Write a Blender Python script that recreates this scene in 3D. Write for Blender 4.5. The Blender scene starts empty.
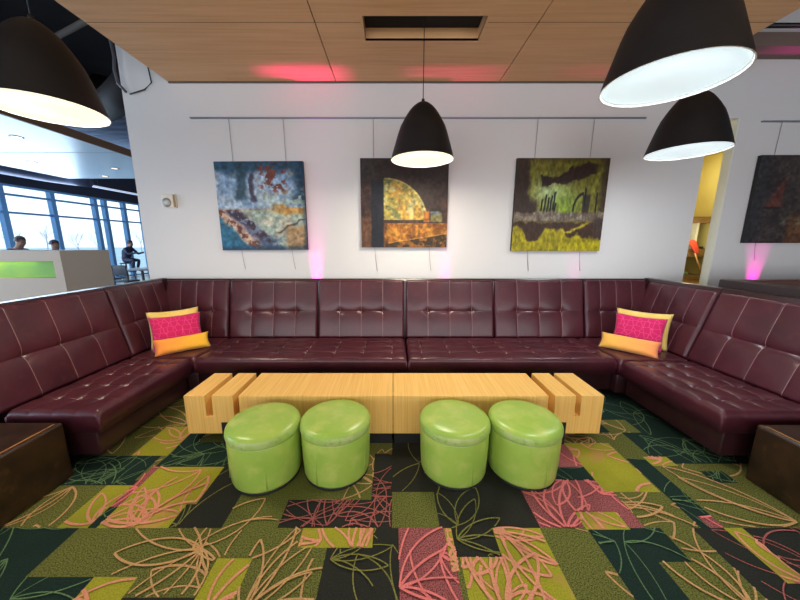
import bpy, bmesh, math, random
import numpy as np
from mathutils import Vector, Matrix
C = bpy.context.scene.collection
S = bpy.context.scene
# ------------------------------------------------------------------ camera
cam = bpy.data.cameras.new('camera'); camo = bpy.data.objects.new('camera', cam); C.objects.link(camo)
cam.sensor_width = 36; cam.lens = 303 / 800 * 36; cam.shift_x = 7 / 800; cam.clip_start = .05; cam.clip_end = 300
camo.location = (0, 0, 1.5); camo.rotation_euler = (math.pi / 2 - math.atan(57 / 303), 0, 0)
S.camera = camo
# ------------------------------------------------------------------ view, world, big lights
S.view_settings.view_transform = 'Standard'; S.view_settings.look = 'None'
S.view_settings.gamma = 1; S.view_settings.use_curve_mapping = False; S.view_settings.exposure = 0.0
S.cycles.use_denoising = True; S.cycles.max_bounces = 8; S.cycles.diffuse_bounces = 4
S.cycles.sample_clamp_indirect = 6; S.cycles.caustics_reflective = False; S.cycles.caustics_refractive = False
W = bpy.data.worlds.new('sky'); S.world = W; W.use_nodes = True
nt = W.node_tree; nt.nodes.clear()
_o = nt.nodes.new('ShaderNodeOutputWorld'); _b = nt.nodes.new('ShaderNodeBackground')
_t = nt.nodes.new('ShaderNodeTexCoord'); _s = nt.nodes.new('ShaderNodeSeparateXYZ'); _r = nt.nodes.new('ShaderNodeValToRGB')
_r.color_ramp.elements[0].position = .48; _r.color_ramp.elements[0].color = (.62, .70, .82, 1)
_r.color_ramp.elements[1].position = .62; _r.color_ramp.elements[1].color = (.66, .88, 1.0, 1)
_e = _r.color_ramp.elements.new(.53); _e.color = (.92, .95, 1.0, 1)
_m = nt.nodes.new('ShaderNodeMath'); _m.operation = 'MULTIPLY_ADD'; _m.inputs[1].default_value = .5; _m.inputs[2].default_value = .5
nt.links.new(_t.outputs['Generated'], _s.inputs[0]); nt.links.new(_s.outputs[2], _m.inputs[0])
nt.links.new(_m.outputs[0], _r.inputs[0]); nt.links.new(_r.outputs[0], _b.inputs[0]); nt.links.new(_b.outputs[0], _o.inputs[0])
_b.inputs[1].default_value = 1.9

def area(name, loc, rot, sx, sy, power, col):
    l = bpy.data.lights.new(name, 'AREA'); l.shape = 'RECTANGLE'; l.size = sx; l.size_y = sy
    l.energy = power; l.color = col
    o = bpy.data.objects.new(name, l); C.objects.link(o); o.location = loc; o.rotation_euler = rot
    return o
PI = math.pi
area('daylight_left', (-11.8, 3.5, 1.95), (0, -PI / 2, 0), 2.4, 17, 860, (.62, .80, 1))
area('fill_rear', (0, -4.6, 1.3), (PI / 2 + .35, 0, 0), 12, 2.4, 365, (.98, .98, 1))  # added fill behind the camera, tilted up to lift the ceiling
area('fill_overhead', (0, -1.2, 3.1), (0, 0, 0), 7, 3, 45, (1, .93, .84))  # added overhead fill for the foreground floor, no fixture there

# ------------------------------------------------------------------ helpers
def lin(r, g, b):
    f = lambda c: (c / 255 / 12.92) if c / 255 <= .04045 else ((c / 255 + .055) / 1.055) ** 2.4
    return (f(r), f(g), f(b), 1)

def mat(name, rgb, rough=.6, metal=0, noise=None, bump=None, emit=None, spec=.5, coords='Object', sheen=0, coat=0):
    """noise=(scale, rgb2, lo, hi, (sx,sy,sz)) mixes to rgb2; bump=(scale, strength, dist)"""
    m = bpy.data.materials.new(name); m.use_nodes = True; t = m.node_tree; p = t.nodes['Principled BSDF']
    p.inputs['Base Color'].default_value = lin(*rgb); p.inputs['Roughness'].default_value = rough
    p.inputs['Metallic'].default_value = metal; p.inputs['Specular IOR Level'].default_value = spec
    if sheen: p.inputs['Sheen Weight'].default_value = sheen
    if coat: p.inputs['Coat Weight'].default_value = coat; p.inputs['Coat Roughness'].default_value = .15
    tc = t.nodes.new('ShaderNodeTexCoord')
    last = None
    for nz in ([noise] if noise and not isinstance(noise, list) else (noise or [])):
        mp = t.nodes.new('ShaderNodeMapping'); t.links.new(tc.outputs[coords], mp.inputs[0])
        mp.inputs['Scale'].default_value = nz[4] if len(nz) > 4 else (1, 1, 1)
        n = t.nodes.new('ShaderNodeTexNoise'); n.inputs['Scale'].default_value = nz[0]; n.inputs['Detail'].default_value = 5
        t.links.new(mp.outputs[0], n.inputs['Vector'])
        r = t.nodes.new('ShaderNodeMapRange'); r.inputs['From Min'].default_value = nz[2]; r.inputs['From Max'].default_value = nz[3]
        t.links.new(n.outputs['Fac'], r.inputs['Value'])
        x = t.nodes.new('ShaderNodeMix'); x.data_type = 'RGBA'
        t.links.new(r.outputs[0], x.inputs['Factor'])
        if last is None: x.inputs['A'].default_value = lin(*rgb)
        else: t.links.new(last, x.inputs['A'])
        x.inputs['B'].default_value = lin(*nz[1]); last = x.outputs['Result']
    if last is not None: t.links.new(last, p.inputs['Base Color'])
    if bump:
        n = t.nodes.new('ShaderNodeTexNoise'); n.inputs['Scale'].default_value = bump[0]; n.inputs['Detail'].default_value = 4
        t.links.new(tc.outputs[coords], n.inputs['Vector'])
        b = t.nodes.new('ShaderNodeBump'); b.inputs['Strength'].default_value = bump[1]; b.inputs['Distance'].default_value = bump[2]
        t.links.new(n.outputs['Fac'], b.inputs['Height']); t.links.new(b.outputs[0], p.inputs['Normal'])
    if emit:
        p.inputs['Emission Color'].default_value = lin(*emit[0]); p.inputs['Emission Strength'].default_value = emit[1]
    return m

class MB:
    def __init__(s): s.v = []; s.f = []; s.m = []; s.sm = []
    def add(s, vs, fs, m=0, smooth=False):
        k = len(s.v); s.v += [tuple(map(float, v)) for v in vs]
        for f in fs: s.f.append(tuple(i + k for i in f)); s.m.append(m); s.sm.append(smooth)
    def box(s, x0, x1, y0, y1, z0, z1, m=0):
        s.add([(x0, y0, z0), (x1, y0, z0), (x1, y1, z0), (x0, y1, z0), (x0, y0, z1), (x1, y0, z1), (x1, y1, z1), (x0, y1, z1)],
              [(0, 3, 2, 1), (4, 5, 6, 7), (0, 1, 5, 4), (1, 2, 6, 5), (2, 3, 7, 6), (3, 0, 4, 7)], m)
    def rbox(s, x0, x1, y0, y1, z0, z1, r, m=0, seg=3):
        b = bmesh.new(); bmesh.ops.create_cube(b, size=1)
        for v in b.verts: v.co = Vector(((x0 + x1) / 2 + v.co.x * (x1 - x0), (y0 + y1) / 2 + v.co.y * (y1 - y0), (z0 + z1) / 2 + v.co.z * (z1 - z0)))
        bmesh.ops.bevel(b, geom=b.edges[:], offset=r, segments=seg, profile=.5, affect='EDGES')
        s.frombm(b, m, True); b.free()
    def frombm(s, b, m=0, smooth=False):
        b.verts.index_update(); s.add([v.co for v in b.verts], [[v.index for v in f.verts] for f in b.faces], m, smooth)
    def prism(s, poly, axis, a, b, m=0):
        """poly: list of 2D points; axis 'x': (y,z), 'y': (x,z), 'z': (x,y), extruded a..b"""
        def P(p, c): return {'x': (c, p[0], p[1]), 'y': (p[0], c, p[1]), 'z': (p[0], p[1], c)}[axis]
        n = len(poly); vs = [P(p, a) for p in poly] + [P(p, b) for p in poly]
        fs = [tuple(range(n))[::-1], tuple(range(n, 2 * n))] + [(i, (i + 1) % n, n + (i + 1) % n, n + i) for i in range(n)]
        s.add(vs, fs, m)
    def lathe(s, prof, cx=0, cy=0, n=48, m=0, smooth=True):
        vs = []; fs = []
        for r, z in prof:
            for i in range(n): a = 2 * PI * i / n; vs.append((cx + r * math.cos(a), cy + r * math.sin(a), z))
        for j in range(len(prof) - 1):
            for i in range(n): fs.append((j * n + i, j * n + (i + 1) % n, (j + 1) * n + (i + 1) % n, (j + 1) * n + i))
        s.add(vs, fs, m, smooth)
    def tube(s, pts, r, n=8, m=0):
        pts = [Vector(p) for p in pts]; vs = []; fs = []
        for i, p in enumerate(pts):
            d = (pts[min(i + 1, len(pts) - 1)] - pts[max(i - 1, 0)]).normalized()
            u = d.cross(Vector((0, 0, 1)) if abs(d.z) < .9 else Vector((1, 0, 0))).normalized(); w = d.cross(u)
            rr = r[i] if isinstance(r, (list, tuple)) else r
            for k in range(n): a = 2 * PI * k / n; vs.append(p + u * rr * math.cos(a) + w * rr * math.sin(a))
        for i in range(len(pts) - 1):
            for k in range(n): fs.append((i * n + k, i * n + (k + 1) % n, (i + 1) * n + (k + 1) % n, (i + 1) * n + k))
        fs.append(tuple(range(n))[::-1]); fs.append(tuple(range((len(pts) - 1) * n, len(pts) * n)))
        s.add(vs, fs, m, True)
    def build(s, name, mats, parent=None, loc=None, recalc=True):
        """vertices are given in world coordinates; loc (or the parent's place) becomes the origin"""
        o_ = Vector(loc) if loc is not None else (parent_origin(parent) if parent else Vector((0, 0, 0)))
        me = bpy.data.meshes.new(name); me.from_pydata([tuple(Vector(v) - o_) for v in s.v], [], s.f)
        for mm in (mats if isinstance(mats, (list, tuple)) else [mats]): me.materials.append(mm)
        me.polygons.foreach_set('material_index', s.m); me.polygons.foreach_set('use_smooth', s.sm)
        if recalc:
            b = bmesh.new(); b.from_mesh(me); bmesh.ops.recalc_face_normals(b, faces=b.faces[:]); b.to_mesh(me); b.free()
        o = bpy.data.objects.new(name, me); C.objects.link(o)
        if parent: o.parent = parent
        if loc is not None: o.location = Vector(loc) - (parent_origin(parent) if parent else Vector((0, 0, 0)))
        return o
def parent_origin(p):
    v = Vector((0, 0, 0))
    while p: v = v + p.location; p = p.parent
    return v
def tag(o, label, cat, group=None):
    o['label'] = label; o['category'] = cat
    if group: o['group'] = group
    return o
def thing(name, loc, label, cat, group=None):
    o = bpy.data.objects.new(name, None); C.objects.link(o); o.location = loc; o.empty_display_size = .1
    return tag(o, label, cat, group)
def struct(name, mb, mats, recalc=True):
    o = mb.build(name, mats, recalc=recalc); o['kind'] = 'structure'; return o
def copy_tree(o, parent=None):
    c = o.copy(); C.objects.link(c); c.parent = parent
    for ch in list(o.children): copy_tree(ch, c)
    return c

# ------------------------------------------------------------------ materials
M_wall = mat('wall_paint', (216, 214, 214), .7, bump=(60, .08, .002))
M_jamb = mat('jamb_paint', (226, 228, 220), .6)
M_ceil = mat('maple_ceiling', (222, 172, 122), .4, noise=[(3, (208, 156, 106), .35, .7, (.5, 14, 1)), (1.2, (230, 182, 132), .5, .8, (.3, 3, 1))], spec=.3)
M_dark = mat('black_ceiling_paint', (26, 26, 30), .8, noise=(2, (36, 36, 42), .4, .7))
M_gap = mat('shadow_gap', (46, 28, 16), .9)
M_deck = mat('grey_steel_deck', (176, 190, 214), .5, .2)
M_soffit = mat('white_soffit', (190, 202, 212), .3, spec=.25)
M_fascia = mat('brown_fascia', (112, 78, 52), .5)
M_steel = mat('galvanised_steel', (120, 118, 122), .4, .6)
M_alu = mat('aluminium_rail', (150, 150, 165), .35, .7)
M_leather = mat('burgundy_leather', (76, 33, 42), .33, noise=[(3, (62, 26, 35), .4, .65), (16, (84, 39, 44), .55, .8)], bump=(130, .12, .002), spec=.38, coat=.14)
M_thread = mat('mauve_thread', (158, 118, 120), .5)
M_base = mat('dark_burgundy_vinyl', (50, 21, 26), .36, noise=(8, (40, 16, 20), .4, .7), coat=.3)
M_black = mat('black_plinth', (12, 11, 12), .7, noise=(9, (18, 16, 16), .4, .7))
M_green = mat('green_vinyl', (156, 182, 78), .3, noise=[(5, (140, 174, 70), .35, .7), (9, (172, 188, 92), .5, .7), (40, (160, 172, 84), .62, .8)], bump=(90, .1, .002))
M_greenrim = mat('worn_green_rim', (150, 180, 84), .36, noise=[(12, (172, 186, 120), .45, .7), (30, (128, 158, 60), .5, .75)], bump=(90, .12, .002))
M_oak = mat('maple_veneer', (232, 186, 104), .42, noise=[(1.0, (218, 168, 86), .38, .66, (130, 2, 2)), (1.0, (236, 194, 114), .5, .75, (46, 1.5, 1.5))])
M_shade = mat('charcoal_shade', (20, 19, 20), .55, noise=(6, (26, 25, 26), .4, .7), spec=.3)
M_shadein = mat('white_shade_lining', (235, 235, 230), .5)
M_warm = mat('warm_diffuser', (255, 250, 235), .5, emit=((255, 243, 206), 1.12))
M_cool = mat('cool_diffuser', (220, 235, 240), .5, emit=((222, 240, 246), .8))
M_cord = mat('black_cord', (24, 22, 24), .6)
M_wire = mat('steel_wire', (146, 142, 150), .4, .4)
M_block = mat('brown_worn_leather', (52, 34, 20), .32, noise=[(7, (30, 19, 12), .38, .68), (22, (76, 52, 30), .58, .8)], bump=(60, .12, .003))
M_edge = mat('tan_edge_highlight', (170, 118, 62), .3)  # gold reflection along the block edges, put into colour
M_mull = mat('window_mullion', (120, 176, 228), .4, .1)
M_half = mat('tan_partition_paint', (214, 194, 176), .7, spec=.2)
M_shelf = mat('brown_shelf_wood', (120, 88, 44), .5, noise=(3, (98, 68, 34), .4, .7, (2, 2, 14)))
M_yel = mat('ochre_wall_paint', (216, 198, 112), .7)
M_skin = mat('skin', (150, 110, 92), .6)
M_cloth = mat('navy_clothes', (44, 46, 66), .8)
M_hair = mat('dark_hair', (40, 32, 34), .6)
M_stool = mat('dark_chair_metal', (48, 50, 62), .5)

# ------------------------------------------------------------------ carpet
rnd = random.Random(11)
D, O, Y, P, B, G = 'dark', 'olive', 'lime', 'pink', 'darkpink', 'darkgreen'
R = []
_xs = [-4.2, -3.6, -3.1, -2.5, -2.05, -1.66, -1.2, -.9, -.5, -.1, .25, .6, 1.0, 1.35, 1.75, 2.2, 2.7, 3.3, 4.0, 4.8, 5.4]
_ys = [-.6, -.3, .1, .45, .8, 1.369, 1.7, 2.1, 2.5, 3.0, 3.68]
for j in range(len(_ys) - 1):
    for i in range(len(_xs) - 1): R.append((_xs[i], _xs[i + 1], _ys[j], _ys[j + 1], rnd.choice([D, O, D, O, Y, G, D, P] if _ys[j] < .8 else [D, O, G, D, O])))
R += [
 (-2.6, -1.68, .7, 1.369, G), (-1.68, -.33, .7, 1.369, O), (-1.68, -1.366, .7, 1.127, G), (-1.366, -1.165, .8, 1.127, Y), (-1.165, -.85, .7, 1.045, D),
 (-.85, -.68, .8, 1.21, Y), (-.33, .029, .7, 1.369, D), (-.48, -.104, 1.262, 1.369, Y), (.029, .3, .7, 1.369, P), (.273, .31, 1.148, 1.369, Y),
 (.3, .325, .7, 1.148, O), (.31, .53, 1.216, 1.369, D), (.325, .785, .7, 1.216, Y), (.53, .785, 1.216, 1.369, Y), (.785, 1.038, .7, 1.369, O),
 (1.038, 1.43, .7, 1.369, G), (1.27, 1.6, .7, 1.193, O), (1.43, 1.6, 1.19, 1.369, O), (1.6, 2.7, .7, 1.369, B), (1.77, 1.87, 1.1, 1.369, Y), (1.87, 2.7, 1.1, 1.369, B),
 (-2.7, -1.8, 1.369, 1.66, O), (-2.7, -1.66, 1.66, 1.93, G), (-1.8, -1.638, 1.369, 1.66, Y), (-1.638, -1.59, 1.369, 1.5, G), (-1.638, -1.59, 1.5, 1.83, P),
 (-1.59, -1.15, 1.369, 1.82, Y), (-1.205, -1.15, 1.369, 1.52, D), (-1.15, -.92, 1.369, 1.95, D), (-.92, -.62, 1.369, 1.9, O), (-.62, -.13, 1.55, 1.9, O),
 (-.62, -.006, 1.369, 1.55, B), (-.13, -.006, 1.55, 1.95, B), (-.13, .2, 1.95, 2.05, O), (-.006, .25, 1.369, 1.608, O), (-.006, .9, 1.608, 2.3, D), (.25, .79, 1.369, 1.72, D),
 (.79, 1.35, 1.369, 1.70, P), (1.03, 1.265, 1.36, 1.467, Y), (1.1, 1.35, 1.608, 1.7, P), (1.35, 1.65, 1.369, 1.608, O), (1.3, 1.64, 1.608, 2.07, Y),
 (.9, 1.3, 1.70, 1.82, G), (.9, 1.3, 1.82, 2.1, P), (1.65, 1.78, 1.369, 1.9, G), (1.70, 1.78, 1.369, 1.44, P), (1.78, 2.7, 1.369, 1.85, O), (2.05, 2.2, 1.68, 1.78, G),
 (1.64, 1.84, 1.9, 2.25, O), (1.84, 2.4, 1.85, 2.2, G), (1.78, 1.95, 1.83, 1.92, Y), (1.6, 2.4, 2.2, 2.9, G), (1.75, 2.0, 2.2, 2.38, O), (1.3, 1.64, 2.07, 2.4, O),
 (-1.88, -1.62, 1.93, 2.28, Y), (-1.62, -.92, 1.95, 2.5, G), (-1.62, -1.15, 1.82, 1.97, G), (-2.3, -1.88, 1.93, 2.5, O), (-1.9, -1.5, 2.28, 2.6, O), (-1.5, -1.3, 2.08, 2.2, O)]
gx = sorted({round(v, 4) for r in R for v in r[:2]}); gy = sorted({round(v, 4) for r in R for v in r[2:4]})
own = [[-1] * (len(gx) - 1) for _ in range(len(gy) - 1)]
for k, (x0, x1, y0, y1, t) in enumerate(R):
    for j in range(len(gy) - 1):
        if gy[j] >= y0 - 1e-5 and gy[j + 1] <= y1 + 1e-5:
            for i in range(len(gx) - 1):
                if gx[i] >= x0 - 1e-5 and gx[i + 1] <= x1 + 1e-5: own[j][i] = k
def owner(x, y):
    import bisect
    i = bisect.bisect_right(gx, x) - 1; j = bisect.bisect_right(gy, y) - 1
    return own[j][i] if 0 <= i < len(gx) - 1 and 0 <= j < len(gy) - 1 else -1
def carpet(name, a, b, sc=150, lo=.42, hi=.62):
    return mat(name, a, .95, noise=[(sc, b, lo, hi), (2.5, tuple(int(c * .82) for c in a), .55, .8)], bump=(260, .5, .004), spec=.08)
cm = {D: carpet('carpet_charcoal', (46, 47, 42), (38, 39, 35)), O: carpet('carpet_olive', (112, 116, 58), (60, 62, 34), 170),
      Y: mat('carpet_lime', (160, 158, 50), .95, noise=[(150, (138, 136, 42), .42, .62), (5, (186, 140, 84), .56, .68), (2.5, (126, 130, 40), .52, .75)], bump=(260, .5, .004), spec=.08), P: carpet('carpet_rose', (168, 96, 98), (84, 50, 50), 170),
      B: carpet('carpet_slate', (46, 48, 44), (38, 40, 37)), G: carpet('carpet_bottle', (34, 52, 46), (26, 42, 38))}
lm = {D: carpet('vein_olive', (132, 132, 70), (92, 92, 46), 220), O: carpet('vein_tan', (198, 158, 108), (172, 132, 88)), Y: carpet('vein_peach', (218, 150, 120), (200, 134, 104)),
      P: carpet('vein_salmon', (226, 128, 124), (206, 108, 106)), B: carpet('vein_rose', (176, 104, 98), (120, 70, 66), 220), G: carpet('vein_sage', (104, 134, 92), (70, 96, 70), 220)}
kinds = [D, O, Y, P, B, G]
fl = MB()
for j in range(len(gy) - 1):
    for i in range(len(gx) - 1):
        if own[j][i] >= 0:
            fl.add([(gx[i], gy[j], 0), (gx[i + 1], gy[j], 0), (gx[i + 1], gy[j + 1], 0), (gx[i], gy[j + 1], 0)], [(0, 1, 2, 3)], kinds.index(R[own[j][i]][4]))
def strip(pts, w, rid, mi, z):
    run = []
    def flush():
        if len(run) > 1:
            L_, R_ = [], []
            for k, p in enumerate(run):
                q0, q1 = run[max(k - 1, 0)], run[min(k + 1, len(run) - 1)]
                d = Vector((q1[0] - q0[0], q1[1] - q0[1]))
                if d.length < 1e-7: d = Vector((1, 0))
                n = Vector((-d.y, d.x)).normalized() * w / 2
                L_.append((p[0] + n.x, p[1] + n.y, z)); R_.append((p[0] - n.x, p[1] - n.y, z))
            m_ = len(run)
            fl.add(R_ + L_, [(k, k + 1, m_ + k + 1, m_ + k) for k in range(m_ - 1)], mi)
        run.clear()
    for p in pts:
        o_ = owner(p[0], p[1])
        if o_ >= 0 and R[o_][4] == rid: run.append(p)
        else: flush()
    flush()
def bez(p0, p1, p2, p3, n=44):
    out = []
    for i in range(n + 1):
        t = i / n; u = 1 - t
        out.append((u**3 * p0[0] + 3*u*u*t*p1[0] + 3*u*t*t*p2[0] + t**3 * p3[0], u**3 * p0[1] + 3*u*u*t*p1[1] + 3*u*t*t*p2[1] + t**3 * p3[1]))
    return out
wd = {D: .006, O: .009, Y: .012, P: .010, B: .006, G: .005}
# sprays of leaf outlines, each drawn in one carpet colour and cut where that colour's tiles end
zz = [0.0008]
def spray(x, y, ang, L, kind, n=6, spread=1.6):
    for i in range(n):
        a = ang + (i / (n - 1) - .5) * spread + rnd.uniform(-.1, .1); l = L * rnd.uniform(.65, 1.1)
        bow = rnd.uniform(.12, .34)
        for sgn in (1, -1):
            if sgn < 0 and rnd.random() < .3: continue
            d = (math.cos(a), math.sin(a)); nn = (-d[1] * sgn, d[0] * sgn)
            p1 = (x + d[0] * l * .3 + nn[0] * l * bow, y + d[1] * l * .3 + nn[1] * l * bow)
            p2 = (x + d[0] * l * .75 + nn[0] * l * bow * .8, y + d[1] * l * .75 + nn[1] * l * bow * .8)
            zz[0] += .0000045
            strip(bez((x, y), p1, p2, (x + d[0] * l, y + d[1] * l)), wd[kind] * rnd.uniform(.7, 1.25), kind, 6 + kinds.index(kind), zz[0])
for kind, n_, L0 in ((D, 70, .42), (O, 62, .45), (Y, 40, .34), (P, 16, .4), (B, 22, .4), (G, 90, .42)):
    cand = [k for k, r in enumerate(R) if r[4] == kind and r[3] > .5 and r[0] < 2.7 and r[1] > -2.7]
    for i in range(n_):
        r = R[cand[i % len(cand)]]
        x = rnd.uniform(r[0] - .05, r[1] + .05); y = rnd.uniform(r[2] - .05, r[3] + .05)
        spray(x, y, rnd.uniform(0, 2 * PI), L0 * rnd.uniform(.7, 1.2), kind, rnd.choice([2, 3, 3, 4]), rnd.uniform(1.0, 2.2))
# the large sprays one can make out in front
spray(-.95, 1.25, PI, .6, O, 5, 1.9); spray(-.62, .98, 1.3, .42, O, 5, 1.6); spray(-.62, .98, .5, .5, O, 3, .8); spray(-.44, 1.42, 0, .4, B, 7, 5.6); spray(-.95, 1.25, -1.2, .3, O, 3, 1.2); spray(-1.0, 1.26, .5, .5, O, 3, .6)
spray(.03, 1.08, .4, .45, P, 5, 1.9); spray(.47, .98, 1.4, .36, Y, 3, 1.2); spray(.56, 1.34, -1.0, .45, Y, 3, 1.0); spray(.93, 1.36, 1.6, .4, P, 6, 2.0)
spray(1.2, 1.46, 0, .5, O, 4, .9); spray(-1.4, 1.36, 1.2, .4, Y, 4, 1.6); spray(2.2, 1.4, 2.6, .6, O, 4, .8); spray(1.5, 1.0, 1.5, .4, O, 4, 1.4); spray(-2.0, 1.64, -2.0, .4, O, 4, 1.4); spray(.33, 1.3, .2, .4, D, 4, 1.6); spray(-.3, 1.2, 0, .34, D, 4, 1.2)
struct('floor', fl, [cm[k] for k in kinds] + [lm[k] for k in kinds], False)
g = MB(); g.box(-14, 9, -5, 20, -.2, -.012); struct('floor_slab', g, mat('grey_floor_tile', (120, 128, 140), .3, noise=(1.5, (104, 112, 126), .4, .7)))

# ------------------------------------------------------------------ room shell
WY = 3.68
g = MB()
g.box(-2.965, 3.53, WY, WY + .1, 0, 4.6); g.box(3.53, 3.845, WY, WY + .1, 2.86, 4.6); g.box(3.845, 9, WY, WY + .1, 0, 4.6)
struct('wall_back', g, M_wall)
g = MB(); g.box(3.843, 3.855, WY - .001, WY + .101, 0, 2.86); g.box(3.525, 3.535, WY + .002, WY + .101, 0, 2.86); struct('trim_1', g, M_jamb)
g = MB(); g.box(3.2, 4.6, 4.75, 4.85, 0, 4.6); g.box(4.5, 4.6, WY + .1, 4.75, 0, 4.6); g.box(2.6, 2.7, WY + .1, 4.85, 0, 4.6); g.box(2.7, 3.2, 4.75, 4.85, 0, 4.6); struct('wall_alcove', g, M_yel)
g = MB(); g.box(2.6, 4.6, WY + .1, 4.85, 2.9, 3.0); struct('ceiling_alcove', g, M_yel)
g = MB(); g.box(-14, 9, -5.1, -5, 0, 4.6); struct('wall_front', g, M_wall)
g = MB(); g.box(9, 9.1, -5, 3.78, 0, 4.6); struct('wall_right', g, M_wall)
g = MB(); g.box(-14, 9, 20, 20.1, 0, 4.6); struct('wall_far', g, M_half)
# maple ceiling: panels with open joints under a dark backing, with the lamp slot left open
zc = 3.22
xs = [-2.44, -.62, 1.155, 3.03]; ys = [-1.6, -.15, 1.3, 2.77, 3.665]; gp = .004
g = MB()
sx0, sx1, sy0, sy1 = -.237, .735, 2.70, 2.995
for j in range(4):
    for i in range(3):
        x0, x1, y0, y1 = xs[i] + gp, xs[i + 1] - gp, ys[j] + gp, ys[j + 1] - gp
        if i == 0: x0 = xs[0]
        if i == 2: x1 = xs[3]
        cx0, cx1, cy0, cy1 = max(x0, sx0), min(x1, sx1), max(y0, sy0), min(y1, sy1)
        if cx0 < cx1 and cy0 < cy1:
            for b in ((x0, cx0, y0, y1), (cx1, x1, y0, y1), (cx0, cx1, y0, cy0), (cx0, cx1, cy1, y1)):
                if b[1] - b[0] > .006 and b[3] - b[2] > .006: g.box(*b, zc, zc + .02)
        else: g.box(x0, x1, y0, y1, zc, zc + .02)
g.box(sx0 - .02, sx0, sy0, sy1, zc + .0015, zc + .2); g.box(sx1, sx1 + .02, sy0, sy1, zc + .0015, zc + .2); g.box(sx0, sx1, sy1, sy1 + .02, zc + .0015, zc + .2); g.box(sx0, sx1, sy0 - .02, sy0, zc + .0015, zc + .2)
struct('ceiling', g, M_ceil)
g = MB()
for b in ((xs[0] + .01, sx0 - .02, ys[0], ys[4]), (sx1 + .02, xs[3] - .01, ys[0], ys[4]), (sx0 - .02, sx1 + .02, ys[0], sy0 - .02), (sx0 - .02, sx1 + .02, sy1 + .02, ys[4])): g.box(*b, zc + .021, zc + .03)
for y in ys[1:4]:
    for a_, b_ in (((xs[0], sx0 - .021), (sx1 + .021, xs[3])) if sy0 < y < sy1 else ((xs[0], xs[3]),)): g.box(a_, b_, y - gp, y + gp, zc + .0015, zc + .0205)
struct('ceiling_backing', g, M_gap)
g = MB(); g.box(sx0, sx1, sy0, sy1, zc + .1, zc + .12); struct('ceiling_slot', g, M_dark)
g = MB(); g.box(-2.44, 3.03, 3.665, 3.679, zc - .012, zc + .02); struct('trim_2', g, mat('grey_reveal', (96, 84, 80), .6))
g = MB(); g.box(-14, 9, -5, 20, 4.6, 4.7); struct('ceiling_upper', g, M_dark)
g = MB()
for i in range(26): g.prism([(7.2 + i * .34, 4.6), (7.26 + i * .34, 4.5), (7.4 + i * .34, 4.5), (7.46 + i * .34, 4.6)], 'x', -13, -2)
struct('ceiling_deck', g, M_deck)
g = MB(); g.box(3.1, 9, 3.45, WY - .001, 3.44, 3.56); g.box(3.04, 9, 1.9, 3.45, 4.2, 4.3); struct('beam_right', g, mat('taupe_beam', (120, 100, 92), .7))
# white soffit of the hall beyond
g = MB(); g.box(-10.1, -6.06, -2, 9.95, 3.47, 3.62); struct('ceiling_soffit', g, M_soffit)
g = MB(); g.box(-6.06, -6.02, -2, 9.95, 3.45, 3.60); struct('trim_3', g, M_fascia)
for i in range(3):
    g = MB(); g.box(-10.08, -6.08, 2.0 + i * 2.6, 2.012 + i * 2.6, 3.466, 3.47); struct('trim_%d' % (4 + i), g, mat('soffit_joint', (150, 160, 172), .6))
# window wall on the far left
WX = -12
yb = [-4.9, -3.1, -1.6, 0, 1.6, 3.1, 4.6, 6.5, 8.2, 9.67, 11.1, 12.66, 14.0, 14.98, 16.2, 18, 19.9]
g = MB()
for y in yb: g.box(WX - .08, WX + .08, y - .07, y + .07, .0, 3.3)
g.box(WX - .08, WX + .08, 13.02, 13.16, 0, 3.3)
for z in (.05, 2.44, 2.99, 3.27): g.box(WX - .06, WX + .06, -4.9, 19.9, z - .03, z + .03)
f1 = struct('window_1', g, M_mull)
m = bpy.data.materials.new('window_glass'); m.use_nodes = True; t = m.node_tree; t.nodes.clear()
_o = t.nodes.new('ShaderNodeOutputMaterial'); _x = t.nodes.new('ShaderNodeMixShader'); _tr = t.nodes.new('ShaderNodeBsdfTransparent'); _gl = t.nodes.new('ShaderNodeBsdfGlossy')
_tr.inputs[0].default_value = (.9, .97, 1, 1); _gl.inputs['Roughness'].default_value = .02; _x.inputs[0].default_value = .06
t.links.new(_tr.outputs[0], _x.inputs[1]); t.links.new(_gl.outputs[0], _x.inputs[2]); t.links.new(_x.outputs[0], _o.inputs[0])
M_glass = m
g = MB(); g.box(WX - .006, WX + .006, -4.9, 19.9, .05, 3.27); o = g.build('window_pane', M_glass, f1); o['kind'] = 'structure'
g = MB(); g.box(WX - .1, WX + .1, -5, 20, 3.3, 4.6); struct('wall_left', g, mat('dark_header', (46, 48, 66), .7))
g = MB(); g.box(-120, -12.2, -60, 120, -.3, -.2); struct('ground_outside', g, mat('pale_ground', (190, 196, 206), .9, noise=(.2, (170, 178, 190), .4, .7)))

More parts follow.
